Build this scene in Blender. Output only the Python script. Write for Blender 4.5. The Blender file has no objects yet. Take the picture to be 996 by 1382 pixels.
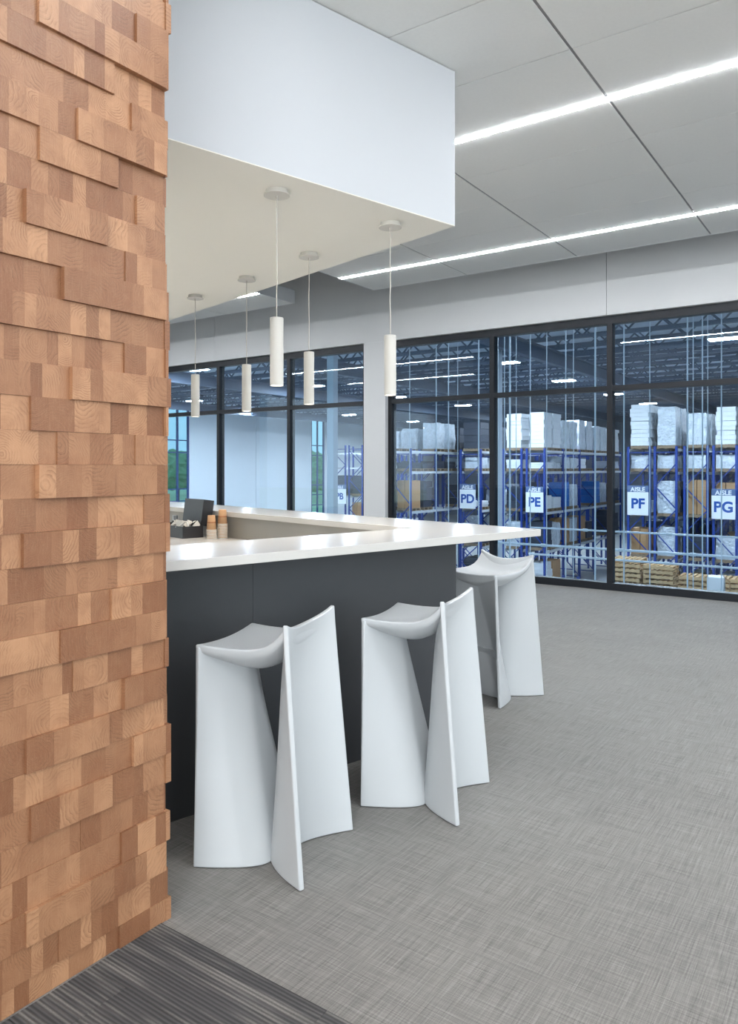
import bpy, bmesh, math, random
from mathutils import Vector, Matrix, noise as mnoise
R = math.radians
random.seed(7)
sc = bpy.context.scene
C = sc.collection

# ------------------------------------------------------------------ camera, world, daylight, exposure
cam_d = bpy.data.cameras.new('camera'); cam = bpy.data.objects.new('camera', cam_d); C.objects.link(cam)
cam.location = (0, 0, 1.42); cam.rotation_euler = (R(90), 0, R(35.45))
cam_d.sensor_width = 36; cam_d.lens = 1013.65*36/1382
cam_d.shift_x = (498-475.25)/1382; cam_d.shift_y = (631.4-691)/1382
cam_d.clip_start = 0.05; cam_d.clip_end = 500
sc.camera = cam
w = bpy.data.worlds.new('sky'); sc.world = w; w.use_nodes = True
bg = w.node_tree.nodes['Background']; bg.inputs[0].default_value = (0.62, 0.86, 1.0, 1); bg.inputs[1].default_value = .75
def area(name, loc, rot, sx, sy, power, col):
    d = bpy.data.lights.new(name, 'AREA'); d.shape = 'RECTANGLE'; d.size = sx; d.size_y = sy; d.energy = power; d.color = col
    o = bpy.data.objects.new(name, d); o.location = loc; o.rotation_euler = rot; C.objects.link(o); return o
area('daylight_window_wall', (4.75, 2.0, 1.75), (0, R(90), 0), 2.7, 12.6, 66, (0.94, 0.97, 1.0))
area('back_fill', (2.5, -4.85, 1.75), (R(90), 0, 0), 4.4, 2.7, 255, (0.95, 0.98, 1.0))  # unseen fill light added behind the viewpoint for frontal light
area('side_fill', (-11.85, .5, 1.75), (0, R(-90), 0), 2.7, 8.0, 40, (0.97, 0.98, 1.0))  # unseen fill light added at the left to lift soffit and far wall
STRIP = 60.0          # emission of the office strip lights
HIGHBAY = 300.0       # emission of the warehouse lamps
sc.view_settings.view_transform = 'Standard'; sc.view_settings.look = 'None'
sc.view_settings.exposure = 0.6; sc.view_settings.gamma = 1.0; sc.view_settings.use_curve_mapping = False
sc.cycles.use_denoising = True
sc.cycles.max_bounces = 8; sc.cycles.diffuse_bounces = 4; sc.cycles.transparent_max_bounces = 16
sc.cycles.sample_clamp_indirect = 6.0; sc.cycles.caustics_reflective = False; sc.cycles.caustics_refractive = False

# ------------------------------------------------------------------ materials
def lin(r, g, b):
    f = lambda c: (c/255/12.92) if c/255 <= .04045 else ((c/255+.055)/1.055)**2.4
    return (f(r), f(g), f(b), 1)
M = {}
def mat(name, rgb, rough=.5, metal=0, spec=.5, bump=None, vary=None, emit=None):
    m = bpy.data.materials.new(name); m.use_nodes = True; n = m.node_tree.nodes; l = m.node_tree.links
    p = n['Principled BSDF']; p.inputs['Base Color'].default_value = lin(*rgb); p.inputs['Roughness'].default_value = rough
    p.inputs['Metallic'].default_value = metal; p.inputs['Specular IOR Level'].default_value = spec
    if emit: p.inputs['Emission Color'].default_value = lin(*rgb); p.inputs['Emission Strength'].default_value = emit
    g = None
    if bump or vary:
        g = n.new('ShaderNodeNewGeometry')
    if vary:                                   # (scale, amount): fine tone variation of the thing itself
        t = n.new('ShaderNodeTexNoise'); t.inputs['Scale'].default_value = vary[0]; t.inputs['Detail'].default_value = 4
        l.new(g.outputs['Position'], t.inputs['Vector'])
        mx = n.new('ShaderNodeMix'); mx.data_type = 'RGBA'
        c = lin(*rgb); a = vary[1]
        mx.inputs['A'].default_value = (c[0]*(1-a), c[1]*(1-a), c[2]*(1-a), 1); mx.inputs['B'].default_value = (min(1, c[0]*(1+a)), min(1, c[1]*(1+a)), min(1, c[2]*(1+a)), 1)
        l.new(t.outputs['Fac'], mx.inputs['Factor']); l.new(mx.outputs['Result'], p.inputs['Base Color'])
    if bump:
        t = n.new('ShaderNodeTexNoise'); t.inputs['Scale'].default_value = bump[0]; t.inputs['Detail'].default_value = 3
        l.new(g.outputs['Position'], t.inputs['Vector'])
        b = n.new('ShaderNodeBump'); b.inputs['Strength'].default_value = bump[1]; b.inputs['Distance'].default_value = bump[2]
        l.new(t.outputs['Fac'], b.inputs['Height']); l.new(b.outputs['Normal'], p.inputs['Normal'])
    M[name] = m; return m
mat('wall_white', (228, 228, 228), .7, vary=(3, .02))
mat('bulkhead_white', (200, 202, 205), .7, vary=(2, .015))
mat('soffit_cream', (252, 248, 238), .75, vary=(2, .01))
mat('tile_white', (240, 239, 235), .85, bump=(420, .25, .002), vary=(60, .03))
mat('grid_metal', (150, 150, 150), .6)
mat('plenum', (120, 120, 122), .9)
mat('trim_white', (215, 216, 217), .6)
mat('frame_dark', (30, 33, 39), .45, .2, vary=(40, .05))
mat('bar_charcoal', (74, 76, 79), .42, 0, .4, vary=(9, .06))
mat('bar_grey', (158, 154, 146), .5, vary=(5, .04))
mat('quartz', (206, 203, 198), .2, 0, .14, vary=(320, .03))
mat('stool_white', (200, 203, 205), .38, 0, .45, vary=(4, .01))
mat('lamp_white', (212, 208, 200), .55)
mat('lamp_cord', (205, 198, 188), .8)
mat('lens', (255, 246, 230), .4, emit=3.0)
mat('strip_emit', (246, 250, 255), .4, emit=STRIP)
mat('box_dark', (44, 44, 47), .45, vary=(30, .06))
mat('paper_white', (225, 222, 215), .8)
mat('kraft', (206, 162, 122), .8, vary=(90, .06))
mat('kraft_print', (176, 122, 84), .8)
mat('cup_white', (226, 222, 214), .6)
mat('steel', (190, 192, 195), .3, 1)
mat('rack_blue', (20, 58, 142), .5)
mat('beam_grey', (200, 206, 212), .5)
mat('pipe_white', (206, 214, 222), .45)
mat('pallet_wood', (205, 172, 128), .8, vary=(14, .15))
mat('pallet_grey', (142, 122, 98), .85, vary=(14, .15))
mat('foam_white', (222, 226, 230), .7, vary=(6, .03))
mat('wrap', (206, 214, 222), .22, 0, .8, bump=(9, .9, .08), vary=(5, .25))
mat('carton', (176, 138, 98), .8, vary=(4, .08))
mat('goods_dark', (52, 58, 72), .5, vary=(5, .3))
mat('goods_blue', (40, 110, 190), .45, vary=(6, .25))
mat('concrete', (150, 153, 155), .55, vary=(.7, .08))
mat('roof_deck', (190, 203, 216), .7, vary=(1, .1))
mat('joist_steel', (92, 104, 122), .6)
mat('ware_wall', (240, 246, 250), .7, vary=(.6, .03))
mat('column_white', (172, 184, 196), .7)
mat('ware_back', (110, 118, 130), .8, vary=(.5, .1))
mat('window_blue', (36, 70, 128), .5)
mat('highbay', (240, 247, 255), .4, emit=HIGHBAY)
mat('highbay_body', (150, 155, 160), .5)
mat('sign_white', (236, 239, 242), .6)
mat('sign_header', (88, 110, 150), .6)
mat('sign_blue', (22, 78, 160), .6)
mat('leaf', (120, 160, 118), .9, vary=(1.2, .35))
mat('bark', (92, 78, 64), .9)
mat('grass', (165, 190, 150), .95, vary=(.3, .15))

def glass(name, tint):
    m = bpy.data.materials.new(name); m.use_nodes = True; n = m.node_tree.nodes; l = m.node_tree.links; n.clear()
    o = n.new('ShaderNodeOutputMaterial'); mx = n.new('ShaderNodeMixShader'); t = n.new('ShaderNodeBsdfTransparent'); g = n.new('ShaderNodeBsdfGlossy'); f = n.new('ShaderNodeFresnel')
    f.inputs['IOR'].default_value = 1.5; t.inputs['Color'].default_value = (*tint, 1); g.inputs['Roughness'].default_value = 0.0; g.inputs['Color'].default_value = (.9, .95, 1, 1)
    ge = n.new('ShaderNodeNewGeometry'); mr = n.new('ShaderNodeMapRange'); mr.inputs['To Min'].default_value = 1.5; mr.inputs['To Max'].default_value = 1/1.5   # a thin pane: no total reflection at its back face
    l.new(ge.outputs['Backfacing'], mr.inputs['Value']); l.new(mr.outputs[0], f.inputs['IOR']); l.new(f.outputs[0], mx.inputs[0]); l.new(t.outputs[0], mx.inputs[1]); l.new(g.outputs[0], mx.inputs[2]); l.new(mx.outputs[0], o.inputs[0]); M[name] = m
glass('glass_cool', (.86, .94, 1.0)); glass('glass_out', (.80, .94, .97))

class NT:                                       # tiny helper to wire shader nodes
    def __init__(s, name):
        s.m = bpy.data.materials.new(name); s.m.use_nodes = True; s.n = s.m.node_tree.nodes; s.l = s.m.node_tree.links; s.p = s.n['Principled BSDF']; M[name] = s.m
    def math(s, op, a, b=None, c=None):
        x = s.n.new('ShaderNodeMath'); x.operation = op
        for i, v in enumerate((a, b, c)):
            if v is None: continue
            if isinstance(v, (int, float)): x.inputs[i].default_value = v
            else: s.l.new(v, x.inputs[i])
        return x.outputs[0]
    def vmath(s, op, a, b=None):
        x = s.n.new('ShaderNodeVectorMath'); x.operation = op
        for i, v in enumerate((a, b)):
            if v is None: continue
            if isinstance(v, tuple): x.inputs[i].default_value = v
            else: s.l.new(v, x.inputs[i])
        return x.outputs['Value'] if op == 'LENGTH' else x.outputs['Vector']
    def noise(s, vec, scale, detail=3, rough=.5):
        t = s.n.new('ShaderNodeTexNoise'); t.inputs['Scale'].default_value = scale; t.inputs['Detail'].default_value = detail; t.inputs['Roughness'].default_value = rough
        s.l.new(vec, t.inputs['Vector']); return t.outputs['Fac']
    def mix(s, f, a, b):
        x = s.n.new('ShaderNodeMix'); x.data_type = 'RGBA'
        if isinstance(f, (int, float)): x.inputs['Factor'].default_value = f
        else: s.l.new(f, x.inputs['Factor'])
        for k, v in (('A', a), ('B', b)):
            if isinstance(v, tuple): x.inputs[k].default_value = v
            else: s.l.new(v, x.inputs[k])
        return x.outputs['Result']
    def ramp(s, f, lo, hi):
        x = s.n.new('ShaderNodeMapRange'); x.inputs['From Min'].default_value = lo; x.inputs['From Max'].default_value = hi; s.l.new(f, x.inputs['Value']); return x.outputs[0]

# end-grain wood: growth rings around a centre that differs from strip to strip
t = NT('end_grain'); geo = t.n.new('ShaderNodeNewGeometry').outputs['Position']; oi = t.n.new('ShaderNodeObjectInfo'); rnd = oi.outputs['Random']
r2 = t.math('FRACT', t.math('MULTIPLY', rnd, 17.31)); r3 = t.math('FRACT', t.math('MULTIPLY', rnd, 53.7)); r4 = t.math('FRACT', t.math('MULTIPLY', rnd, 131.3))
sub = t.vmath('SUBTRACT', geo, oi.outputs['Location'])
cx = t.n.new('ShaderNodeCombineXYZ'); t.l.new(t.math('MULTIPLY', t.math('SUBTRACT', rnd, .5), .17), cx.inputs[1]); t.l.new(t.math('MULTIPLY', t.math('SUBTRACT', r2, .5), .17), cx.inputs[2])
wob = t.noise(geo, 16, 3)
dist = t.vmath('LENGTH', t.vmath('MULTIPLY', t.vmath('SUBTRACT', sub, cx.outputs[0]), (0, 1, 1)))
dist = t.math('ADD', dist, t.math('MULTIPLY', wob, .045))
fr = t.math('ADD', 70, t.math('MULTIPLY', r3, 90))
ring = t.math('POWER', t.math('FRACT', t.math('MULTIPLY', dist, fr)), 2.5)
ring2 = t.math('FRACT', t.math('MULTIPLY', dist, t.math('MULTIPLY', fr, 2.7)))
ray = t.noise(t.vmath('MULTIPLY', geo, (1, 260, 22)), 1, 2)
fine = t.noise(geo, 300, 2); blot = t.noise(geo, 14, 3, .6); amp = t.ramp(t.noise(geo, 22, 2), .35, .65)
base = t.mix(r4, lin(136, 86, 58), lin(198, 147, 109))
base = t.mix(t.math('MULTIPLY', t.ramp(r2, .78, 1.0), .7), base, lin(126, 78, 52))
col = t.mix(t.math('MULTIPLY', t.math('MULTIPLY', ring, amp), t.math('ADD', .42, t.math('MULTIPLY', r2, .45))), base, lin(108, 64, 40))
col = t.mix(t.math('MULTIPLY', ring2, .14), col, lin(226, 184, 142))
col = t.mix(t.math('MULTIPLY', t.ramp(blot, .42, .75), .45), col, lin(140, 90, 62))
col = t.mix(t.math('MULTIPLY', t.ramp(ray, .5, .75), .08), col, lin(232, 194, 154))
col = t.mix(t.math('MULTIPLY', t.ramp(fine, .5, .8), .12), col, lin(225, 185, 145))
col = t.mix(.16, col, lin(20, 10, 6))
t.l.new(col, t.p.inputs['Base Color']); t.p.inputs['Roughness'].default_value = .42; t.p.inputs['Specular IOR Level'].default_value = .45
# woven carpet: light and dark threads both ways
t = NT('carpet_weave'); geo = t.n.new('ShaderNodeNewGeometry').outputs['Position']
a1 = t.noise(t.vmath('MULTIPLY', geo, (4, 210, 1)), 1, 3, .6); a2 = t.noise(t.vmath('MULTIPLY', geo, (210, 4, 1)), 1, 3, .6)
b1 = t.noise(t.vmath('MULTIPLY', geo, (9, 520, 1)), 1, 2, .6); b2 = t.noise(t.vmath('MULTIPLY', geo, (520, 9, 1)), 1, 2, .6)
big = t.noise(geo, 1.3, 3); f2 = t.noise(geo, 520, 2)
v = t.math('ADD', t.math('MULTIPLY', t.math('ADD', a1, a2), .30), t.math('MULTIPLY', t.math('ADD', b1, b2), .24))
v = t.math('ADD', v, t.math('MULTIPLY', f2, .16)); v = t.math('ADD', v, t.math('MULTIPLY', t.math('SUBTRACT', big, .5), .10))
f = t.ramp(v, .46, .78)
t.l.new(t.mix(f, lin(80, 77, 74), lin(154, 150, 145)), t.p.inputs['Base Color']); t.p.inputs['Roughness'].default_value = .95; t.p.inputs['Specular IOR Level'].default_value = .2; t.p.inputs['Sheen Weight'].default_value = .25; t.p.inputs['Sheen Roughness'].default_value = .5
bm_ = t.n.new('ShaderNodeBump'); bm_.inputs['Strength'].default_value = .35; bm_.inputs['Distance'].default_value = .003; t.l.new(v, bm_.inputs['Height']); t.l.new(bm_.outputs[0], t.p.inputs['Normal'])
# ribbed dark carpet plank
t = NT('carpet_rib'); geo = t.n.new('ShaderNodeNewGeometry').outputs['Position']; oi = t.n.new('ShaderNodeObjectInfo')
off = t.n.new('ShaderNodeCombineXYZ'); t.l.new(t.math('MULTIPLY', oi.outputs['Random'], 40), off.inputs[0]); t.l.new(t.math('MULTIPLY', oi.outputs['Random'], 9), off.inputs[1])
gs = t.vmath('ADD', geo, off.outputs[0]); sy = t.n.new('ShaderNodeSeparateXYZ'); t.l.new(geo, sy.inputs[0])
rib = t.math('MULTIPLY', t.math('ADD', t.math('SINE', t.math('MULTIPLY', sy.outputs['Y'], 2*math.pi/.0125)), 1), .5)
band = t.ramp(t.noise(t.vmath('MULTIPLY', gs, (1.6, 24, 1)), 1, 3, .6), .46, .66); fl = t.noise(t.vmath('MULTIPLY', geo, (160, 300, 1)), 1, 2)
col = t.mix(t.math('MULTIPLY', band, t.math('ADD', .25, t.math('MULTIPLY', fl, .8))), lin(88, 87, 87), lin(160, 156, 150))
col = t.mix(t.math('MULTIPLY', t.math('SUBTRACT', 1, rib), .6), col, lin(44, 44, 46))
t.l.new(col, t.p.inputs['Base Color']); t.p.inputs['Roughness'].default_value = .95; t.p.inputs['Specular IOR Level'].default_value = .2
bm_ = t.n.new('ShaderNodeBump'); bm_.inputs['Strength'].default_value = .6; bm_.inputs['Distance'].default_value = .004; t.l.new(rib, bm_.inputs['Height']); t.l.new(bm_.outputs[0], t.p.inputs['Normal'])

# ------------------------------------------------------------------ mesh helpers
class MB:
    def __init__(s): s.v = []; s.f = []
    def box(s, x0, x1, y0, y1, z0, z1):
        b = len(s.v); s.v += [(x0,y0,z0),(x1,y0,z0),(x1,y1,z0),(x0,y1,z0),(x0,y0,z1),(x1,y0,z1),(x1,y1,z1),(x0,y1,z1)]
        s.f += [tuple(b+i for i in q) for q in ((3,2,1,0),(4,5,6,7),(0,1,5,4),(1,2,6,5),(2,3,7,6),(3,0,4,7))]; return s
    def prism(s, poly, z0, z1):                 # counter-clockwise outline
        b = len(s.v); n = len(poly); s.v += [(x,y,z0) for x,y in poly] + [(x,y,z1) for x,y in poly]
        s.f += [tuple(b+n-1-i for i in range(n)), tuple(b+n+i for i in range(n))]
        s.f += [(b+i, b+(i+1)%n, b+n+(i+1)%n, b+n+i) for i in range(n)]; return s
    def bar(s, p, q, w, h=None):                # square bar between two points
        p = Vector(p); q = Vector(q); d = (q-p).normalized(); h = h or w
        up = Vector((0,0,1)) if abs(d.z) < .9 else Vector((1,0,0)); a = d.cross(up).normalized()*w/2; c = a.cross(d).normalized()*h/2
        b = len(s.v)
        for e in (p, q): s.v += [tuple(e-a-c), tuple(e+a-c), tuple(e+a+c), tuple(e-a+c)]
        s.f += [tuple(b+i for i in z) for z in ((3,2,1,0),(4,5,6,7),(0,1,5,4),(1,2,6,5),(2,3,7,6),(3,0,4,7))]; return s
    def tube(s, pts, r, n=8):
        b = len(s.v); pts = [Vector(p) for p in pts]
        for i, p in enumerate(pts):
            d = (pts[min(i+1,len(pts)-1)] - pts[max(i-1,0)]).normalized(); up = Vector((1,0,0)) if abs(d.z) > .7 else Vector((0,0,1))
            a = d.cross(up).normalized(); c = d.cross(a).normalized()
            for k in range(n):
                an = 2*math.pi*k/n; s.v.append(tuple(p + (a*math.cos(an)+c*math.sin(an))*r))
        for i in range(len(pts)-1):
            for k in range(n): s.f.append((b+i*n+k, b+i*n+(k+1)%n, b+(i+1)*n+(k+1)%n, b+(i+1)*n+k))
        s.f += [tuple(b+n-1-k for k in range(n)), tuple(b+(len(pts)-1)*n+k for k in range(n))]; return s
    def lathe(s, prof, n=24, c=(0,0)):          # profile of (r, z), closed where r = 0
        b = len(s.v)
        for r, z in prof:
            for k in range(n): an = 2*math.pi*k/n; s.v.append((c[0]+r*math.cos(an), c[1]+r*math.sin(an), z))
        for i in range(len(prof)-1):
            for k in range(n): s.f.append((b+i*n+k, b+i*n+(k+1)%n, b+(i+1)*n+(k+1)%n, b+(i+1)*n+k))
        s.f += [tuple(b+n-1-k for k in range(n)), tuple(b+(len(prof)-1)*n+k for k in range(n))]; return s
    def mesh(s, name, m, smooth=False):
        me = bpy.data.meshes.new(name); me.from_pydata(s.v, [], s.f)
        bm = bmesh.new(); bm.from_mesh(me); bmesh.ops.recalc_face_normals(bm, faces=bm.faces); bm.to_mesh(me); bm.free()
        me.materials.append(M[m])
        if smooth: me.shade_smooth()
        return me
    def build(s, name, m, parent=None, loc=(0,0,0), smooth=False, bevel=0, seg=2):
        me = s.mesh(name, m, smooth); return put(name, me, parent, loc, bevel, seg, smooth)
def put(name, me, parent=None, loc=(0,0,0), bevel=0, seg=2, smooth=False):
    o = bpy.data.objects.new(name, me); C.objects.link(o); o.location = loc
    if parent: o.parent = parent
    if bevel:
        b = o.modifiers.new('bevel', 'BEVEL'); b.width = bevel; b.segments = seg; b.limit_method = 'ANGLE'; b.angle_limit = R(40)
        me.shade_smooth(); wn = o.modifiers.new('normals', 'WEIGHTED_NORMAL')
    return o
def tag(o, label, cat, group=None):
    o['label'] = label; o['category'] = cat
    if group: o['group'] = group
    return o
def thing(name, label, cat, loc=(0,0,0), rz=0, group=None):
    o = bpy.data.objects.new(name, None); o.empty_display_size = .1; C.objects.link(o); o.location = loc; o.rotation_euler = (0,0,rz)
    return tag(o, label, cat, group)
def struct(o): o['kind'] = 'structure'; return o
def sroot(name, loc=(0,0,0), rz=0):
    o = bpy.data.objects.new(name, None); C.objects.link(o); o.location = loc; o.rotation_euler = (0,0,rz); return struct(o)
OFF = R(14.64)
BB = Vector((math.cos(OFF), -math.sin(OFF), 0)); BA = Vector((math.sin(OFF), math.cos(OFF), 0))
def bw(b, a, z=0): p = BB*b + BA*a; return (p.x, p.y, z)

# ------------------------------------------------------------------ office shell
fl = struct(MB().box(-12, 4.9, -5, 8.95, -.3, 0).build('floor', 'carpet_weave'))
rb = sroot('floor_runner', (-1.84, 1.56, 0))
for i in range(9):
    y1 = -i*.25; x = -[.35, .85, .1, .6][i % 4]
    while x < 2.6:
        a = max(x, 0); b = x+1.0
        if b > a+.02: MB().box(a+.0008, b-.0008, y1-.2492, y1-.0008, 0, .004).build('carpet_plank', 'carpet_rib', rb)
        x += 1.0
struct(MB().box(-12.2, -12, -5, 8.75, 3.15, 4.6).box(-12.2, -12, -5, 8.75, 0, .35).box(-12.2, -12, 4.6, 8.75, .35, 3.15).box(-12.2, -12, -5, -3.6, .35, 3.15).build('wall_side', 'wall_white'))
struct(MB().box(-12, .2, -5.2, -5, 0, 4.6).box(.2, 4.9, -5.2, -5, 3.15, 4.6).box(.2, 4.9, -5.2, -5, 0, .35).build('wall_back', 'wall_white'))
wr = sroot('wall_right', (4.9, 0, 0))
MB().box(0, .2, -5, 8.95, 3.15, 4.6).build('header', 'wall_white', wr); MB().box(0, .2, -5, 8.95, 0, .3).build('sill', 'wall_white', wr)
for y in (-5, -4.6, -1.5, 1.6, 4.7, 8.75): MB().box(0, .2, y, y+.2, .3, 3.15).build('mullion', 'frame_dark', wr)
struct(MB().box(-12.2, 5.1, -5.2, 8.95, 4.6, 4.75).build('ceiling_deck', 'plenum'))

# ceiling clouds of lay-in tiles
ZC = 3.58
def edges(y_hi, y_lo):
    out = []; strips = [6.9, 4.45, 2.0, -.45, -2.9]
    js = [7.59, 6.9, 6.33, 5.70, 5.07, 4.45, 3.81, 3.18, 2.6, 2.0, 1.36, .73, .1, -.45, -1.1, -1.72, -2.35, -2.9, -3.5, -4.2, -4.9]
    for a, b in zip(js, js[1:]):
        if a > y_hi + .01 or b < y_lo - .01: continue
        out.append((b + (.019 if b in strips else 0), a - (.019 if a in strips else 0)))
    return out
tile_cache = {}
def cloud(name, xs, y_lo):
    root = sroot(name, (xs[0], 7.59, ZC)); L = xs[-1]-xs[0]; W = 7.59+4.9
    MB().box(0.004, L-.004, -W, -.004, .0072, .16).build('cloud_board', 'grid_metal', root)
    for n, b in (('edge_trim', (-.004, .004, -W, 0, -.002, .17)), ('edge_trim', (L-.004, L+.004, -W, 0, -.002, .17)), ('edge_trim', (-.004, L+.004, -.004, .004, -.002, .17))):
        MB().box(*b).build(n, 'trim_white', root)
    for xa, xb in zip(xs, xs[1:]):
        for y0, y1 in edges(7.6, y_lo):
            k = (round(xb-xa, 3), round(y1-y0, 3))
            if k not in tile_cache: tile_cache[k] = MB().box(.009, k[0]-.009, .0035, k[1]-.0035, 0, .007).mesh('ceiling_tile', 'tile_white')
            put('ceiling_tile', tile_cache[k], root, (xa-xs[0], y0-7.59, 0))
    for y0, y1 in edges(y_lo, -4.9):                 # rows nobody sees, kept as plain strips
        MB().box(.009, L-.009, y0+.003-7.59, y1-.003-7.59, 0, .007).build('ceiling_strip', 'tile_white', root)
    return root
cloud('ceiling_cloud', [-5.085, -3.833, -2.581, -1.329, -.077, 1.175, 2.427, 3.68, 4.85], 2.6)
cloud('ceiling_cloud_rear', [-11.35, -10.1, -8.85, -7.58, -6.33], 5.07)
def strip_light(y, x0, x1, label):
    s = thing('strip_light', label, 'light', (x0, y, ZC), 0, 'recessed ceiling strip lights')
    MB().box(0, x1-x0, -.018, .018, -.006, .002).build('diffuser', 'strip_emit', s)
    MB().box(0, x1-x0, -.03, .03, .002, .0065).build('housing', 'trim_white', s)
strip_light(6.9, -5.07, 4.8, 'long glowing ceiling strip light nearest the glass wall')
strip_light(4.45, -3.74, 4.8, 'glowing ceiling strip light that meets the white bulkhead face')
strip_light(2.0, -1.45, 4.8, 'ceiling strip light overhead, right of the bulkhead')
strip_light(-.45, -5.07, 4.8, 'ceiling strip light behind the viewpoint')
strip_light(6.9, -11.3, -6.34, 'short visible end of strip light on the smaller ceiling panel')
strip_light(4.45, -11.3, -6.34, 'strip light beyond the bar, mirrored highest in the left glazing')
strip_light(2.0, -11.3, -6.34, 'strip light beyond the bar, mirrored lower in the left glazing')

# unseen pale floor added behind the bar to bounce light onto the soffit
pf = sroot('floor_bounce', bw(-3.6, 2.28, 0), -OFF)
for i in range(6):
    for j in range(5): MB().box(-.6*(i+1)+.002, -.6*i-.002, -.6*(j+1)+.002, -.6*j-.002, .0005, .008).build('bounce_tile', 'tile_white', pf)
# bulkhead over the bar
so = sroot('ceiling_bulkhead', bw(-2.775, 3.05, 2.735), -OFF)
MB().box(-4.6, 0, -2.6, 0, .004, .84).build('bulkhead_face', 'bulkhead_white', so); MB().box(-4.6, 0, -2.6, 0, 0, .0035).build('soffit_panel', 'soffit_cream', so)

# far wall with recessed glazing
wf = sroot('wall_far', (0, 8.75, 0))
for a, b in ((-12, -9.003), (-8.997, -2.636), (-2.630, 4.9)): MB().box(a, b, 0, .2, 3.18, 4.6).build('wall_panel', 'wall_white', wf)
MB().box(-6.03, -5.665, 0, .2, 0, 3.18).build('wall_column', 'wall_white', wf, bevel=.003)
def window(name, x0, x1, mulls):
    wn = sroot(name, (0, 8.82, 0)); D = .12
    MB().box(x0, x1, 0, D, 0, .085).build('sill_rail', 'frame_dark', wn); MB().box(x0, x1, 0, D, 3.09, 3.18).build('head_rail', 'frame_dark', wn)
    ms = [x0+.03] + mulls + [x1-.03]
    for i, x in enumerate(ms):
        MB().box(x-.03, x+.03, 0, D, .085, 3.09).build('mullion', 'frame_dark', wn)
        if i:
            a = ms[i-1]+.03; b = x-.03
            MB().box(a, b, .004, D-.004, 2.312, 2.372).build('transom', 'frame_dark', wn)
            for z0, z1 in ((.085, 2.312), (2.372, 3.09)):
                MB().box(a, b, .03, .036, z0, z1).build('pane', 'glass_cool', wn)
    return wn
window('window_1', -5.665, 4.9, [-4.10, -2.62, -1.13, .36, 1.85, 3.34])
window('window_2', -12, -6.03, [-10.52, -9.0, -7.48])

# ------------------------------------------------------------------ wood block wall
XW = -1.862; YE = 1.578
def ypx(px):        # position along the wall of a seam measured along its length
    return {0: 1.04}.get(px, 0) or 1.845*(1/math.tan(R(35.45)-math.atan((px-475.25)/1013.65)))
wl = sroot('wall_left', (XW, 0, 0))
MB().box(-.24, -.006, -3.0, YE, 0, 3.575).build('wall_core', 'bark', wl)
ROWS = {-16: (27, 0, 1, 182, 1), -15: (182, 1, 2, 0, 0), -14: (50, 1, 2, 158, 2), -13: (0, 1, 1, 155, 0), -12: (178, 0, 1, 0, 0), -11: (103, 1, 2, 0, 0), -10: (54, 0, 1, 160, 0), -9: (185, 0, 1, 0, 0),
 -8: (33, 0, 2, 143, 1), -7: (168, 1, 1.5, 0, 0), -6: (84, 0, 2, 0, 0), -5: (0, 1, 1, 149, 0.5), -4: (169, 0, .7, 0, 0), -3: (95, .4, 2, 0, 0), -2: (42, 0, 1, 149, .5), -1: (78, .2, .8, 182, 1.3),
 0: (50, 0, 2, 153, 1.2), 1: (195, .3, .8, 0, 0), 2: (31, 0, 1.4, 0, 0), 3: (120, .4, .2, 0, 0), 4: (150, .6, 1.4, 0, 0), 5: (80, 1, 1.7, 0, 0), 6: (100, .1, .5, 0, 0), 7: (166, .2, 1.9, 0, 0),
 8: (35, .3, 1.3, 147, .7), 9: (179, .4, 1.6, 0, 0), 10: (41, .3, 1.4, 151, .9), 11: (110, .3, .5, 0, 0), 12: (163, .6, 1.5, 0, 0), 13: (34, 1.2, 1.8, 0, 0), 14: (79, .8, 1.2, 0, 0), 15: (161, .4, 1.4, 0, 0)}
rw = random.Random(11)
for k in range(-17, 16):
    z1 = 1.429 - .0906*k; z0 = max(.001, z1 - .0906); z1 -= .0004
    b1, l0, l1, b2, l2 = ROWS.get(k, (120, 1, 0, 0, 0))
    cuts = [(.88, l0)]
    if b1: cuts.append((ypx(b1), l1))
    else: cuts[0] = (.88, l1)
    if b2: cuts.append((ypx(b2), l2))
    cuts.append((YE, None))
    for (ya, lv), (yb, _) in zip(cuts, cuts[1:]):
        th = .008 + lv*.0095
        pn = bpy.data.objects.new('wood_panel', None); C.objects.link(pn); pn.parent = wl; pn.location = (0, ya, z0)
        y = ya
        while y < yb - 1e-4:
            ww = rw.choice((.034, .042, .05, .058, .068, .08)); e = y + ww
            if yb - e < .03: e = yb
            hx = th; hy = (e-y)/2 - .00005; hz = (z1-z0)/2
            MB().box(-.004, hx, -hy, hy, -hz, hz).build('wood_strip', 'end_grain', pn, (0, (y+e)/2-ya, hz)); y = e
    MB().box(-.26, rw.choice((.004, .008, .012, .017, .023)), .0, rw.choice((.010, .016, .02)), z0, z1).build('wood_return', 'end_grain', wl, (0, YE+.0004, 0))
up = MB()                                        # courses above the picture, joined
for k in range(-24, -17):
    z1 = 1.429-.0906*k; z0 = z1-.0906
    if z0 > 3.57: continue
    y = .5
    while y < YE-.01: e = min(YE, y+rw.uniform(.15, .4)); up.box(0, .008+rw.uniform(0, .02), y, e, z0, min(z1, 3.57)); y = e
u_ = up.build('upper_courses', 'end_grain', wl); u_['kind'] = 'stuff'
lo = MB()                                        # nearer length of wall, beside the viewpoint
for k in range(-17, 16):
    z1 = 1.429-.0906*k; z0 = max(.001, z1-.0906); y = -2.9
    while y < .879: e = min(.8795, y+rw.uniform(.15, .4)); lo.box(0, .008+rw.uniform(0, .02), y, e, z0, z1); y = e
l_ = lo.build('nearer_courses', 'end_grain', wl); l_['kind'] = 'stuff'

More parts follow.
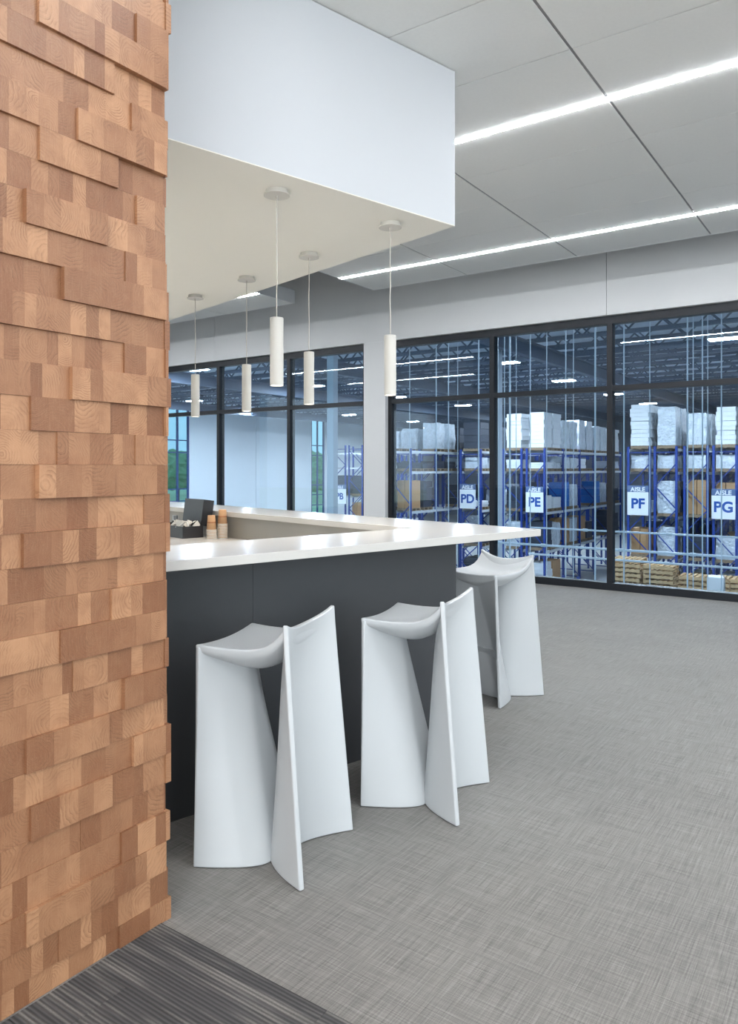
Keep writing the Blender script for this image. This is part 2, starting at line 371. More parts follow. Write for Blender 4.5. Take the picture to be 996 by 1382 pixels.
# ------------------------------------------------------------------ bar
bar = thing('bar_counter', 'charcoal panelled body of the corner bar under the white counter', 'bar', bw(-2.775, 3.06, 0), -OFF)
for a, b in ((-2.3, -1.302), (-1.298, -.0)): MB().box(-.022, 0, a-.0013 if a > -2 else a, b+.0013 if b < -.5 else b, .0, 1.052).build('front_panel', 'bar_charcoal', bar)
MB().box(-1.298, -.0225, -.022, 0, 0, 1.052).build('end_panel', 'bar_charcoal', bar); MB().box(-4.6, -1.302, -.022, 0, 0, 1.052).build('end_panel', 'bar_charcoal', bar)
MB().box(-.13, -.023, -2.3, -.13, .0, 1.051).build('core', 'bar_grey', bar)
MB().box(-4.6, -.023, -.118, -.023, 0, 1.051).build('core', 'bar_grey', bar)
for a, b in ((-4.6, -2.402), (-2.398, -.131)): MB().box(a, b, -.124, -.1185, .896, 1.0515).build('inner_panel', 'bar_grey', bar)
ct = MB().prism([(0, -2.3), (0, 0), (-5.0, 0), (-5.0, -.472), (-.495, -.472), (-.495, -2.3)][::-1], 0, .037)
o = ct.build('countertop', 'quartz', None, bw(-2.45, 3.376, 1.053), bevel=.0025); o.rotation_euler = (0, 0, -OFF)
tag(o, 'white polished quartz counter slab wrapping the corner of the bar', 'countertop')
wt = MB().prism([(0, -1.9), (0, 0), (-4.4, 0), (-4.4, -.62), (-.62, -.62), (-.62, -1.9)][::-1], 0, .035)
o = wt.build('worktop', 'quartz', None, bw(-2.908, 2.934, .858), bevel=.002); o.rotation_euler = (0, 0, -OFF)
tag(o, 'lower white worktop inside the bar, holding cups and box', 'worktop')
for i in range(5):
    cb = thing('base_cabinet', 'grey base cabinet under lower worktop, number %s from the corner' % ['one', 'two', 'three', 'four', 'five'][i], 'cabinet', bw(-3.56-i*.72, 2.93, 0), -OFF, 'cabinets behind the bar')
    MB().box(-.715, 0, -.55, 0, .1, .857).build('body', 'bar_grey', cb); MB().box(-.7, -.015, -.5, 0, 0, .1).build('plinth', 'bar_charcoal', cb)
    dr = MB().box(-.712, -.003, -.57, -.551, .105, .85).build('door', 'bar_grey', cb); MB().bar((-.1, -.588, .7), (-.1, -.588, .82), .012).build('handle', 'steel', dr)

# serving box with raised lid
W0 = .893
ORD = 'first second third fourth fifth sixth seventh eighth ninth tenth eleventh twelfth thirteenth fourteenth fifteenth sixteenth seventeenth eighteenth nineteenth twentieth'.split(); ORD += ['twenty-'+q for q in ORD[:9]]
bx = thing('condiment_box', 'dark open box with raised lid holding sachets on lower worktop', 'box', bw(-5.09, 2.615, W0), -OFF)
m = MB().box(-.5, 0, 0, .17, 0, .006)
for b in ((-.5, 0, 0, .006, .006, .088), (-.5, 0, .164, .17, .006, .088), (-.5, -.494, .006, .164, .006, .088), (-.006, 0, .006, .164, .006, .088), (-.25, -.246, .006, .164, .006, .08)): m.box(*b)
m.build('tray', 'box_dark', bx)
ld = MB()
for dx in (0,): ld.box(-.30, 0, 0, .012, 0, .20).box(-.012, 0, .012, .09, 0, .20).box(-.30, -.288, .012, .09, 0, .20).box(-.30, 0, .012, .09, .19, .20)
l = ld.build('lid', 'box_dark', bx, (-.03, .165, .088)); l.rotation_euler = (R(-8), 0, 0)
rs = random.Random(3)
for i in range(16):
    s = MB().box(-.028, .028, -.003, .003, -.03, .03).build('sachet', 'paper_white', bx, (-.03-rs.random()*.2, .02+rs.random()*.13, .085+rs.random()*.018)); s.rotation_euler = (rs.uniform(-1, 1), rs.uniform(-.6, .6), rs.uniform(-1, 1))
dp = thing('sugar_dispenser', 'small silver topped dispenser standing in the dark box', 'dispenser', bw(-5.38, 2.70, W0+.006), -OFF)
MB().lathe([(.001, 0), (.026, 0), (.026, .10), (.02, .112), (.001, .112)], 16).build('body', 'box_dark', dp, smooth=True); MB().lathe([(.001, .112), (.02, .112), (.021, .15), (.001, .152)], 16).build('cap', 'steel', dp)
cup = MB().lathe([(.001, .112), (.0265, .112), (.0275, .108), (.036, .006), (.034, .006), (.0262, .104), (.001, .104)], 20).mesh('cup_body', 'kraft', True)
rim = MB().lathe([(.0345, 0), (.0385, 0), (.039, .003), (.0385, .0065), (.0345, .0065)], 20).mesh('cup_rim', 'cup_white', True)
seam = MB().lathe([(.0318, .055), (.0322, .055), (.0312, .066), (.0308, .066)], 20).mesh('cup_print', 'kraft_print', True)
ordn = ['bottom', 'second', 'third', 'fourth', 'fifth', 'sixth', 'seventh', 'eighth', 'ninth', 'tenth', 'eleventh', 'twelfth']
for nm, b, a, n, dz in (('nearer', -4.945, 2.775, 7, .0105), ('taller', -4.93, 2.86, 10, .0115)):
    for i in range(n):
        pos = ordn[i]+' from the worktop' if i < n-1 else 'topmost'
        c = thing('paper_cup', 'upturned brown paper cup with pale rim, %s in the %s stack' % (pos, nm), 'cup', bw(b, a, W0+i*dz), rs.random()*6, 'stacked paper cups on the worktop')
        put('body', cup, c); put('rim', rim, c); put('print', seam, c)

# ------------------------------------------------------------------ stools
def grid_solid(fn, nu, nv, closed_fn=None):
    """two skins fn(s,t) -> (outer, inner) closed round the border"""
    mb = MB(); idx = {}
    for side in (0, 1):
        for i in range(nu+1):
            for j in range(nv+1):
                idx[side, i, j] = len(mb.v); mb.v.append(tuple(fn(i/nu, j/nv)[side]))
    for i in range(nu):
        for j in range(nv):
            for side in (0, 1):
                q = (idx[side,i,j], idx[side,i+1,j], idx[side,i+1,j+1], idx[side,i,j+1]); mb.f.append(q if side == 0 else q[::-1])
    for i in range(nu):
        mb.f.append((idx[1,i,0], idx[1,i+1,0], idx[0,i+1,0], idx[0,i,0])); mb.f.append((idx[0,i,nv], idx[0,i+1,nv], idx[1,i+1,nv], idx[1,i,nv]))
    for j in range(nv):
        mb.f.append((idx[0,0,j], idx[0,0,j+1], idx[1,0,j+1], idx[1,0,j])); mb.f.append((idx[1,nu,j], idx[1,nu,j+1], idx[0,nu,j+1], idx[0,nu,j]))
    return mb
def ztop(a, s):                                 # seat surface: a runs front to back, s side to side
    tau = max(0, (a-.52)/.48); s2 = min(1, s*s)
    return .787 + .096*tau**2.8 - (1-s2)*(.014 + .012*min(1, a/.5) + .012*a**4) - .006*math.sin(math.pi*min(1, a/.7))
def hv(z): return .231 - .0235*z/.885
def front_mid(s, z):                            # two blades meeting in a flat spine that narrows upwards
    k = max(0, 1-z/.72); sc_ = .03 + .39*k; x = max(0, (abs(s)-sc_)/(1-sc_))
    return -.213 + (.227 - .212*z)*(1 - (x*x+.0009)**((1.15+.75*k)/2))
def bowl(z): return .188 - .16*z + .035*z*z - .05*(z/.87)**8
def back_mid(s, z): return .213 - .076*(z/.885) - bowl(z)*(1-abs(s)**1.9)
def sheet(mid, zt):
    def fn(a, b):
        s = -1+2*a; s = math.copysign(1-(1-abs(s))**1.15, s); out = []
        z = .003 + (zt(s)-.003)*b; h = hv(z)
        e = .01; du = (mid(min(1, s+e), z)-mid(max(-1, s-e), z))/((min(1, s+e)-max(-1, s-e))*h)
        nx, ny = 1/math.hypot(1, du), -du/math.hypot(1, du)
        th = .0095 + (.009 if mid is front_mid else .026*(1-z/.95))*(1-s*s)
        p = Vector((mid(s, z), s*h, z))
        for sg in (1, -1): out.append(p + Vector((nx, ny, 0))*th*sg)
        return out
    return grid_solid(fn, 48, 28)
def zt_front(s): return ztop((front_mid(s, .76)+.226)/.38, s) - .006 - .02*(1-abs(s)**6)
def zt_back(s): return ztop(1, s) - .001
def seat_fn(a, b):
    s = -1+2*b; u0 = -.226 + .006*(1-s*s); u1 = back_mid(s, ztop(1, s)) + .004; u = u0 + (u1-u0)*a
    v = s*(.2085 - .010*math.sin(math.pi*a)); z = ztop(a, s)
    th = .028 + .054*((1-s*s)**.8)*(math.sin(math.pi*min(1, .12+.8*a))**.8) + .04*max(0, a-.7)
    return Vector((u, v, z)), Vector((u - .006*(a-.5), v*.985, z-th))
def foot_fn(a, b):
    s = (-1+2*a)*.93; z = .003+.295*b; h = hv(z); g = 1-abs(s)**2.4
    p = Vector((front_mid(s, z)-.0, s*h, z)); q = Vector((front_mid(s, z)-.012-.075*g, s*h, z - .012*b)); return p, q
st_mesh = {'front_panel': sheet(front_mid, zt_front), 'back_panel': sheet(back_mid, zt_back), 'seat': grid_solid(seat_fn, 30, 30), 'footrest': grid_solid(foot_fn, 24, 8)}
st_me = {k: v.mesh(k, 'stool_white', True) for k, v in st_mesh.items()}
for loc, ang, lab in (((-1.857, 2.125, 0), 13.85, 'white moulded bar stool nearest the wood block wall'),
                      ((-1.630, 2.853, 0), 10.0, 'white moulded bar stool standing second along the bar front'),
                      ((-2.025, 4.37, 0), 74.5, 'white moulded bar stool under the counter end, beyond the bar corner')):
    s = thing('bar_stool', lab, 'stool', loc, R(ang), 'white bar stools')
    for k, me in st_me.items():
        put(k, me, s, bevel={'seat': .009, 'footrest': .012}.get(k, .0085), seg=3)

# ------------------------------------------------------------------ pendant lamps
pend = [(-2.96, 2.01, 'frontmost white cylinder pendant lamp, hanging lowest in view near bulkhead face'), (-2.963, 2.745, 'white cylinder pendant lamp closest to the bulkhead outer corner'),
        (-3.707, 2.755, 'white cylinder pendant lamp next behind the corner one'), (-4.437, 2.763, 'white cylinder pendant lamp second from the wood wall'), (-5.16, 2.757, 'white cylinder pendant lamp closest to the wood wall'),
        (-2.96, 1.28, 'unseen pendant lamp added over the near counter, behind the wood wall'), (-2.96, .55, 'unseen pendant lamp added furthest along the near counter, behind the wood wall'), (-5.89, 2.757, 'unseen pendant lamp added over the rear counter, just behind the wood wall'), (-6.62, 2.757, 'unseen pendant lamp added furthest along the rear counter, behind the wood wall')]  # unseen lamps continuing the rows, added to brighten the soffit
for i, (b, a, lab) in enumerate(pend):
    p = thing('pendant_lamp', lab, 'lamp', bw(b, a, 2.735), rs.random()*6, 'white cylinder pendant lamps')
    MB().lathe([(.001, 0), (.052, 0), (.053, -.020), (.062, -.0205), (.0625, -.026), (.001, -.026)], 32).build('canopy', 'lamp_white', p)
    MB().lathe([(.001, -.026), (.006, -.026), (.005, -.040), (.001, -.040)], 10).build('cord_grip', 'lamp_cord', p)
    pts = [(.0022*math.sin(j*1.3+i)*math.sin(math.pi*j/10), .0022*math.cos(j*1.7+i)*math.sin(math.pi*j/10), -.03-.575*j/10) for j in range(11)]
    MB().tube(pts, .0026, 8).build('cord', 'lamp_cord', p, smooth=True)
    MB().lathe([(.001, -.604), (.030, -.604), (.032, -.606), (.032, -.926), (.0295, -.926), (.0295, -.70), (.001, -.70)], 32).build('shade', 'lamp_white', p, bevel=.001)
    MB().lathe([(.001, -.9235), (.0293, -.9235), (.0293, -.9215), (.001, -.9215)], 32).build('lens', 'lens', p)
    d = bpy.data.lights.new('downlight', 'SPOT'); d.energy = 9; d.color = (1.0, .86, .70); d.spot_size = R(95); d.spot_blend = .6; d.shadow_soft_size = .028
    o = bpy.data.objects.new('downlight', d); C.objects.link(o); o.parent = p; o.location = (0, 0, -.93)

# unseen downlights added behind the wood wall, bouncing light up onto the soffit
for i, (b, a, lab) in enumerate(((-4.1, .75, 'unseen fill downlight added in the soffit nearest the near counter'), (-5.1, .75, 'unseen fill downlight added in the soffit between its two neighbours'), (-6.1, .75, 'unseen fill downlight added in the soffit furthest from the near counter'))):
    p = thing('downlight', lab, 'light', bw(b, a, 2.735), 0, 'unseen fill downlights added over the pantry')
    MB().lathe([(.045, 0), (.062, 0), (.062, -.004), (.045, -.004)], 24).build('trim_ring', 'lamp_white', p); MB().lathe([(.001, -.001), (.045, -.001), (.045, -.002), (.001, -.002)], 24).build('lens', 'lens', p)
    d = bpy.data.lights.new('beam', 'SPOT'); d.energy = 430; d.color = (1.0, .95, .88); d.spot_size = R(84); d.spot_blend = .7; d.shadow_soft_size = .04
    o = bpy.data.objects.new('beam', d); C.objects.link(o); o.parent = p; o.location = (0, 0, -.006)

# ------------------------------------------------------------------ warehouse shell
ZF = -4.3; ZR = 6.95; XL = -46.0; YB = 82.0
struct(MB().box(XL, 16, 9.0, YB, ZF-.3, ZF).build('warehouse_floor', 'concrete'))
struct(MB().box(XL-.4, 16, 9.0, YB+.3, ZR, ZR+.3).build('warehouse_roof', 'roof_deck'))
struct(MB().box(XL, 16, YB, YB+.3, ZF, ZR).build('warehouse_wall_back', 'ware_back'))
struct(MB().box(16, 16.3, 9.0, YB, ZF, ZR).build('warehouse_wall_right', 'ware_back'))
wn = sroot('warehouse_wall_left', (XL, 0, 0))
wins = [(39.5, 41.9), (57.7, 59.85)]; ys = [9.0, 39.5, 41.9, 49.75, 57.7, 59.85, 64.05, YB]
for a, b in ((9, 30), (30.02, 39.5), (41.9, 49.74), (49.77, 57.7), (59.85, 64.04), (64.07, YB)): MB().box(-.3, 0, a, b, ZF, ZR).build('concrete_panel', 'ware_wall', wn)
for i, (a, b) in enumerate(wins):
    MB().box(-.3, 0, a, b, 6.35, ZR).build('lintel', 'ware_wall', wn)
    f = sroot('window_%d' % (3+i), (XL-.1, a, 0)); wd = b-a
    for x in (.0, wd/2-.09, wd-.18): MB().box(-.05, .05, x, x+.18, ZF, 6.35).build('mullion', 'window_blue', f)
    zs = [ZF, -3.3, -2.3, -1.28, -.32, 2.6, 3.58, 6.3]
    for z in zs: MB().box(-.04, .04, 0, wd, z, z+.09).build('transom', 'window_blue', f)
    for z0, z1 in zip(zs, zs[1:]):
        for xa, xb in ((.18, wd/2-.09), (wd/2+.09, wd-.18)): MB().box(-.01, .01, xa, xb, z0+.09, z1).build('pane', 'glass_out', f)
# open-web roof joists, each its own
jme = {}
def joist_part(kind):
    m = MB(); L0, L1 = XL+.2, 15.8
    if kind == 'top_chord': m.box(L0, L1, -.07, .07, -.14, 0)
    elif kind == 'bottom_chord': m.box(L0+1, L1-1, -.07, .07, -.92, -.80)
    else:
        x = L0+1; n = 0
        while x < L1-1.7: m.bar((x, 0, -.10 if n % 2 else -.84), (x+.75, 0, -.84 if n % 2 else -.10), .055); x += .75; n += 1
    return m.mesh(kind, 'joist_steel')
for k in ('top_chord', 'bottom_chord', 'web'): jme[k] = joist_part(k)
cnt = 0
for i in range(26):
    y = 20 + i*2.15
    j = thing('roof_joist', 'grey open-web roof joist across the warehouse, %s from the office glass' % ORD[i], 'joist', (0, y, ZR-.002), 0, 'warehouse roof joists')
    for k, me in jme.items(): put(k, me, j)
for i, x in enumerate((-40, -27.5, -19.3, -10.6, -2.6, 5)):
    g = thing('roof_girder', 'grey steel girder running away under the roof, %s from the left wall' % ORD[i], 'girder', (x, 9.2, ZR-.95), 0, 'warehouse roof girders')
    m = MB(); m.box(-.12, .12, 0, 60, -.06, 0).build('flange', 'joist_steel', g); MB().box(-.03, .03, 0, 60, -.5, -.06).build('web_plate', 'joist_steel', g); MB().box(-.12, .12, 0, 60, -.56, -.5).build('flange', 'joist_steel', g)
# high-bay lamps
hb = [(-13.1, 29.6), (-13.4, 37.4), (-13.4, 46), (-13.4, 54), (-25.4, 23.6), (-25.3, 32), (-25, 40), (-24.5, 48), (-37.3, 26), (-37.3, 34.4), (-40.0, 42), (-36.6, 51), (-4.5, 28.4), (-4.5, 40), (-4.5, 56), (-4.5, 19), (-20.5, 14), (-32, 20), (-25, 60), (-37, 62)]
h1 = MB().box(-.55, .55, -.28, .28, 0, .07).mesh('housing', 'highbay_body'); h2 = MB().box(-.52, .52, -.24, .24, -.015, -.001).mesh('diffuser', 'highbay')
for i, (x, y) in enumerate(sorted(hb)):
    h = thing('highbay_lamp', 'glowing white high-bay lamp under the warehouse roof, %s counting from the left' % ORD[i], 'lamp', (x, y, 5.85), 0, 'warehouse high-bay lamps')
    put('housing', h1, h); put('diffuser', h2, h); MB().tube([(-.4, 0, .07), (-.4, 0, 1.1)], .01, 5).tube([(.4, 0, .07), (.4, 0, 1.1)], .01, 5).build('hanger', 'highbay_body', h)
# column, pipes
cl = thing('steel_column', 'white square column standing close behind the left glazing', 'column', (-15.12, 20.1, ZF)); MB().box(-.13, .13, -.13, .13, 0, ZR-ZF-.02).build('shaft', 'column_white', cl); MB().box(-.3, .3, -.3, .3, 0, .04).build('base_plate', 'joist_steel', cl)
cl = thing('steel_column', 'white column in the warehouse behind the tall centre mullion', 'column', (-11.15, 24.4, ZF)); MB().box(-.15, .15, -.15, .15, 0, ZR-ZF-.02).build('shaft', 'column_white', cl); MB().box(-.3, .3, -.3, .3, 0, .04).build('base_plate', 'joist_steel', cl)
px = [-9.64, -8.91, -8.59, -8.31, -7.78, -7.32, -7.12, -7.0, -6.86, -6.5, -6.13, -5.71, -5.52, -5.06, -4.47, -3.94, -3.23, -3.13, -2.95, -2.86, -2.62]
pr = [q*.85 for q in (.011, .014, .014, .009, .018, .022, .012, .024, .009, .014, .012, .014, .010, .022, .018, .013, .018, .012, .016, .010, .014)]
for i, (x, r) in enumerate(zip(px, pr)):
    z0 = ZF
    o = MB().tube([(0, 0, 0), (0, 0, ZR-ZF-.02)], r, 6).build('riser_pipe', 'pipe_white', None, (x, 16+.03*(i % 3), z0))
    tag(o, 'thin pale vertical pipe behind the right glazing, %s from the white column' % ORD[i], 'pipe', 'vertical pipes in the warehouse')
for z, x0, y, r, lab in ((.076, -6.55, 16.12, .020, 'upper pale horizontal pipe crossing behind the right glazing'), (-.31, -7.5, 16.14, .026, 'middle pale horizontal pipe crossing behind the right glazing'), (-.523, -6.6, 16.16, .022, 'lowest pale horizontal pipe crossing behind the right glazing')):
    p = thing('cross_pipe', lab, 'pipe', (x0, y, z), 0, 'horizontal pipes in the warehouse')
    MB().tube([(0, 0, 0), (8.5, 0, 0)], r, 8).build('tube', 'pipe_white', p)
    for x in (1.2, 2.9, 4.3, 6.0): MB().tube([(x, 0, 0), (x+.10, 0, 0)], r+.012, 8).build('coupling', 'beam_grey', p)

# ------------------------------------------------------------------ racks
LV = [-2.4, -.62, 1.25, 2.22]; BAY = 2.4
def rack(name, xa, xb, y0, nb, top=2.32, dz=0):
    r = thing('pallet_rack', name, 'rack', (xa, y0, ZF), 0, 'blue pallet racks'); wd = xb-xa; H = top-ZF
    post = MB().box(-.045, .045, -.04, .04, 0, H).mesh('post', 'rack_blue')
    br = MB(); z = .2; n = 0
    while z < H-.9:
        br.bar((0 if n % 2 else wd, 0, z), (wd if n % 2 else 0, 0, z+.95), .04); z += .95; n += 1
    br.bar((0, 0, .2), (wd, 0, .2), .04).bar((0, 0, H-.25), (wd, 0, H-.25), .04)
    bme = br.mesh('brace', 'rack_blue')
    for i in range(nb+1):
        for x in (0, wd): put('post', post, r, (x, i*BAY, 0))
        put('brace', bme, r, (0, i*BAY, 0))
    for z in LV:
        for x in (.0, wd): MB().box(x-.025, x+.025, .0, nb*BAY, z+dz-ZF-.11, z+dz-ZF).build('beam', 'beam_grey', r)
    return r
def pallet_mesh(W, D, m_='pallet_wood'):
    m = MB()
    for i in range(6): x = -W/2 + (W-.1)*i/5; m.box(x, x+.1, -D/2, D/2, .115, .14)
    for y in (-D/2, -.05, D/2-.1): m.box(-W/2, W/2, y, y+.1, .02, .115)
    for i in range(3): x = -W/2 + (W-.1)*i/2; m.box(x, x+.1, -D/2, D/2, 0, .02)
    return m.mesh('pallet', m_)
PM = {}
rl = random.Random(21)
def layered(W, D, H, n, j):
    m = MB(); z = 0
    for i in range(n):
        a, b, c, d = (rl.uniform(-j, j) for _ in range(4)); m.box(-W/2+a, W/2+b, -D/2+c, D/2+d, z, z+H/n*.965); z += H/n
    return m
def crinkled(W, D, H):
    bm = bmesh.new(); bmesh.ops.create_cube(bm, size=1); bmesh.ops.subdivide_edges(bm, edges=bm.edges, cuts=7, use_grid_fill=True); s = rl.random()*50
    for v in bm.verts:
        n = mnoise.noise(Vector((v.co.x*W*2.2+s, v.co.y*D*2.2, v.co.z*H*2.6))); f = 1+.10*n - .06*max(0, v.co.z)
        v.co = Vector((v.co.x*W*f, v.co.y*D*f, (v.co.z+.5)*H + .05*n*(v.co.z+.5)))
    me = bpy.data.meshes.new('goods'); bm.to_mesh(me); bm.free(); me.materials.append(M['wrap']); return me
KIND = {'white': 'white foam sheet stack', 'wrap': 'plastic wrapped load', 'carton': 'brown carton load', 'dark': 'dark crated load', 'blue': 'blue wrapped load', 'low': 'low white board stack'}
def load(kind, x, y, z, W, D, H, where):
    l = thing('pallet_load', ('%s %s' % (KIND[kind], where)), 'load', (x, y, z+.003), 0, 'pallet loads in the racks')
    k = (round(W, 2), round(D, 2))
    if k not in PM: PM[k] = pallet_mesh(W, D, 'pallet_grey')
    put('pallet', PM[k], l); z = .142
    if kind == 'white': layered(W*.98, D*.98, H, max(3, int(H/.17)), .035).build('foam_sheets', 'foam_white', l, (0, 0, z))
    elif kind == 'low': layered(W*.98, D*.98, H, 3, .03).build('boards', 'foam_white', l, (0, 0, z))
    elif kind == 'wrap': put('wrapped_goods', crinkled(W*.97, D*.97, H), l, (0, 0, z))
    elif kind == 'carton':
        for i in range(2):
            for q in range(max(1, int(H/.55))): h = H/max(1, int(H/.55)); MB().box(-W/2+.02+i*W/2*.99, -.01+i*(W/2)*.98, -D/2+.02, D/2-.02, q*h+.004, q*h+h-.004).build('carton', 'carton', l, (0, 0, z))
    else: layered(W*.95, D*.95, H, max(2, int(H/.3)), .02).build('goods', {'dark': 'goods_dark', 'blue': 'goods_blue'}[kind], l, (0, 0, z))
rows = [('C left', -20.2, -19.25, 30, 5), ('C right', -18.95, -18.03, 30, 5), ('D', -16.97, -15.90, 33, 5), ('E left', -14.71, -13.83, 33, 5), ('E right', -13.57, -12.72, 33, 5), ('F left', -9.0, -8.12, 33, 5), ('F right', -7.92, -7.07, 33, 5),
        ('G left', -6.76, -5.89, 33, 5), ('G right', -5.67, -4.84, 33, 5), ('H', -1.9, -1.0, 33, 4)]
desc = {'C left': 'far behind the white wall column', 'C right': 'whose long side shows left of the PD sign', 'D': 'that carries the PD sign', 'E left': 'just left of the PE sign', 'E right': 'that carries the PE sign', 'F left': 'that carries the PF sign',
        'F right': 'just right of the PF sign', 'G left': 'just left of the PG sign', 'G right': 'that carries the PG sign', 'H': 'beyond the right edge of view'}
fixed = {('E right', 0, 3): ('white', 1.62), ('E left', 0, 3): ('white', 1.60), ('F left', 0, 3): ('white', 1.75), ('F right', 0, 3): ('wrap', 1.6), ('E right', 1, 3): ('wrap', 1.35), ('E right', 2, 3): ('wrap', 1.5), ('E right', 3, 3): ('wrap', 1.3), ('G right', 0, 3): ('white', 1.5),
         ('E right', 0, 2): ('low', .28), ('E right', 0, 1): ('low', .62), ('E right', 1, 1): ('blue', 1.2), ('F left', 0, 2): ('wrap', .72), ('F right', 0, 2): ('wrap', .7), ('F left', 0, 1): ('low', .5), ('F right', 0, 1): ('wrap', 1.35), ('G right', 0, 1): ('carton', 1.3),
         ('G left', 0, 1): ('carton', 1.4), ('E right', 0, 0): ('dark', 1.2), ('F left', 0, 0): ('carton', 1.1), ('F right', 0, 0): ('wrap', 1.2), ('D', 0, 2): ('wrap', .75), ('D', 0, 3): ('dark', 1.4), ('D', 0, 1): ('low', .3), ('E right', 1, 2): ('wrap', .7), ('E right', 2, 2): ('low', .5), ('G left', 0, 3): ('wrap', 1.3), ('G right', 0, 2): ('wrap', .75), ('G left', 0, 2): ('wrap', .7)}
lvn = ['lowest beams', 'second level', 'third level', 'top level']; bn = ['end bay', 'second bay', 'third bay', 'fourth bay', 'fifth bay', 'sixth bay']
sd = {'C left': 'rack behind the white column', 'C right': 'rack left of PD sign', 'D': 'PD sign rack', 'E left': 'rack left of PE sign', 'E right': 'PE sign rack', 'F left': 'PF sign rack', 'F right': 'rack right of PF sign', 'G left': 'rack left of PG sign', 'G right': 'PG sign rack', 'H': 'rightmost rack'}
for nm, xa, xb, y0, nb in rows:
    rack('blue pallet rack with pale beams %s' % desc[nm], xa, xb, y0, nb)
    for b in range(nb):
        for L in range(4):
            if nm in ('C left', 'E left', 'F left', 'G left') and b > 1: continue
            if nm == 'H' and b > 1: continue
            hmax = (LV[L+1]-LV[L]-.42) if L < 3 else 1.6
            k = fixed.get((nm, b, L))
            if not k:
                if rl.random() < .10: continue
                k = (rl.choice({0: ('dark', 'carton', 'wrap', 'dark'), 1: ('dark', 'wrap', 'dark', 'carton', 'blue'), 2: ('wrap', 'low', 'dark'), 3: ('wrap', 'wrap', 'white', 'dark')}[L]), hmax*rl.uniform(.6, 1) if L != 3 else rl.uniform(1.0, 1.5))
            W = (xb-xa)-.12; D = 1.0
            if nm[0] in 'CD': k = (rl.choice(('dark', 'wrap', 'dark', 'wrap', 'carton')) if not (nm == 'D' and b == 0) else k[0], k[1]*rl.uniform(.75, 1)); D = rl.choice((.7, .85, 1.0))
            for q in ((0, 1) if b or nm.startswith('C') else (0, 1)):
                kk = k if q == 0 or L in (3,) else (rl.choice((k[0], 'wrap', 'dark')), k[1]*rl.uniform(.7, 1))
                load(kk[0], (xa+xb)/2, y0+b*BAY+.62+q*1.14, LV[L], W, D, min(kk[1], hmax if L < 3 else 2), '%s, %s %s, in %s' % (lvn[L], ('near spot' if q == 0 else 'far spot'), bn[b], sd[nm]))
# floor-level loads under the racks
for nm, xa, xb, y0, nb in rows:
    for q in range(2):
        load(rl.choice(('wrap', 'white', 'carton')) if nm[0] in 'EFG' else 'dark', (xa+xb)/2, y0+.62+q*1.14, ZF, (xb-xa)-.12, 1.0, 1.2, 'on the floor, %s, under %s' % ('near spot' if q == 0 else 'far spot', sd[nm]))
# distant rack beside the left window
rack('distant blue rack beside the B aisle sign in the left window', -28.72, -27.67, 40, 3, 2.9, .2)
rack('distant blue rack left of the B aisle sign', -30.1, -29.02, 40, 3, 2.9, .2)
for i, (x, L, k) in enumerate(((-28.2, 1, 'dark'), (-28.2, 0, 'carton'), (-29.56, 1, 'dark'))):
    load(k, x, 40.7, LV[L]+.2, .9, 1.0, 1.2, 'in the distant rack by the B sign, %s' % ['second level', 'lowest beams', 'left bay'][i])
# aisle signs
def sign(x, y, z, code, w=.84, hgt=1.18):
    s = thing('aisle_sign', 'white aisle sign reading %s in blue letters, fixed to rack end' % code, 'sign', (x, y, z), 0, 'aisle signs')
    MB().box(0, w, -.012, .012, 0, hgt*.78).build('board', 'sign_white', s); MB().box(0, w, -.012, .012, hgt*.78, hgt).build('header', 'sign_header', s)
    for txt, sz, zz, m in ((code, .58, hgt*.24, 'sign_blue'), ('AISLE', .25, hgt*.805, 'sign_white')):
        c = bpy.data.curves.new('lettering', 'FONT'); c.body = txt; c.size = sz; c.align_x = 'CENTER'; c.extrude = .003; c.offset = .018 if sz > .4 else .007; c.materials.append(M[m])
        to = bpy.data.objects.new('lettering', c); me = bpy.data.meshes.new_from_object(to); bpy.data.objects.remove(to)
        o = bpy.data.objects.new('lettering', me); C.objects.link(o); o.parent = s; o.location = (w/2, -.017, zz); o.rotation_euler = (R(90), 0, 0)
    return s
sign(-16.95, 32.85, -.55, 'PD'); sign(-13.56, 32.85, -.62, 'PE'); sign(-9.0, 32.85, -.58, 'PF', .86, 1.25); sign(-5.72, 32.85, -.62, 'PG', .86, 1.2); sign(-29.86, 39.8, -.94, 'PB', 1.03, 1.25)['label'] = 'white aisle sign ending in B, half hidden by the white column'
# empty pallets piled on the floor
pm = pallet_mesh(1.05, 1.05)
for nm, x, y, n, base in (('left', -8.05, 29.6, 13, 0), ('middle', -6.90, 29.7, 12, 0), ('right', -5.75, 30.1, 10, 0), ('far right', -4.60, 30.2, 10, 0)):
    for i in range(n):
        o = put('empty_pallet', pm, None, (x+rl.uniform(-.02, .02), y+rl.uniform(-.02, .02), ZF+.001+i*.178)); o.rotation_euler = (0, 0, rl.uniform(-.02, .02))
        tag(o, 'empty wooden pallet, %s from the floor in the %s pile below the glass' % (ORD[i], nm), 'pallet', 'piled empty pallets')
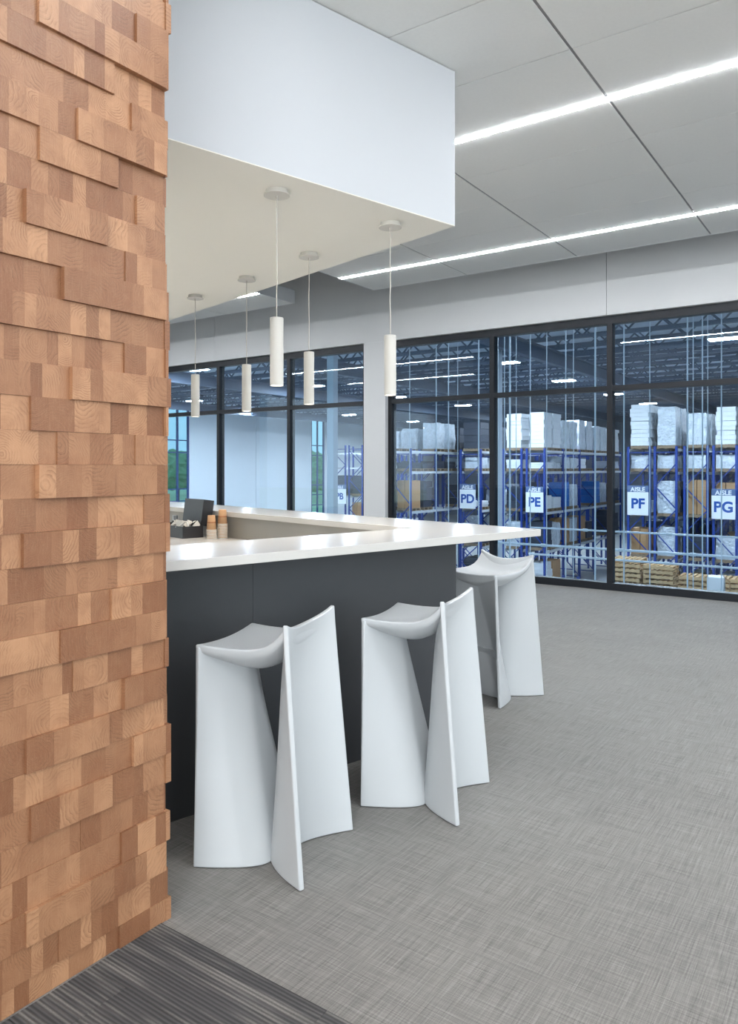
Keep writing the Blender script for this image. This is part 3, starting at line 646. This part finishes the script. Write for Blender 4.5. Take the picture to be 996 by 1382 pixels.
# small machine and guards
mc = thing('strapping_machine', 'small white and grey machine standing by the empty pallets', 'machine', (-4.6, 27.2, ZF), .1)
MB().box(-.3, .3, -.3, .3, 0, 1.5).build('cabinet', 'goods_dark', mc, bevel=.02); MB().box(-.26, .26, -.26, .26, 1.5, 2.15).build('head', 'foam_white', mc, bevel=.05); MB().tube([(.3, 0, 1.5), (.42, 0, 1.7), (.4, 0, 2.0), (.2, 0, 2.15)], .025, 8).build('hose', 'carton', mc)
for i, (x, y, lab) in enumerate(((-10.9, 30.4, 'short blue rack guard below the PE aisle'), (-7.3, 27.5, 'short blue rack guard in front of the empty pallets'))):
    g = thing('rack_guard', lab, 'guard', (x, y, ZF), 0, 'blue rack guards')
    for xx in (0, .62): MB().box(xx-.06, xx+.06, -.05, .05, 0, 1.25).build('post', 'rack_blue', g)
    MB().box(0, .62, -.03, .03, .75, .87).build('rail', 'rack_blue', g)
load('low', -10.4, 28.6, ZF, 1.9, 1.3, .5, 'on the warehouse floor below the PE aisle')
load('low', -7.7, 26.5, ZF, 1.3, 1.1, .62, 'on the floor in front of the empty pallets')
load('carton', -12.6, 30.3, ZF, 1.2, 1.1, .5, 'on the floor below the PE sign')

# ------------------------------------------------------------------ outdoors, seen through the warehouse windows
struct(MB().box(-400, XL-.4, -150, 400, ZF-.4, ZF-.02).build('ground', 'grass'))
rt = random.Random(5)
for i, (x, y, h) in enumerate(((-95, 84, 8.5), (-110, 93, 7), (-118, 108, 9.5), (-90, 112, 9), (-104, 122, 10), (-112, 138, 9), (-80, 100, 7), (-100, 104, 7), (-122, 150, 11))):
    tr = thing('tree', 'green leafy tree outside the warehouse windows, %s of the row' % ORD[i], 'tree', (x, y, ZF-.05), 0, 'trees outside the warehouse')
    MB().tube([(0, 0, 0), (.1, 0, h*.3), (0, .1, h*.6)], .25, 8).build('trunk', 'bark', tr)
    bm = bmesh.new(); bmesh.ops.create_icosphere(bm, subdivisions=4, radius=1)
    for v in bm.verts:
        n = mnoise.noise(v.co*2.3+Vector((i*9, 0, 0)))+.5*mnoise.noise(v.co*6+Vector((0, i*5, 0))); v.co = Vector((v.co.x*h*.42, v.co.y*h*.42, v.co.z*h*.36))*(1+.3*n) + Vector((0, 0, h*.62))
    me = bpy.data.meshes.new('crown'); bm.to_mesh(me); bm.free(); me.materials.append(M['leaf']); put('crown', me, tr)
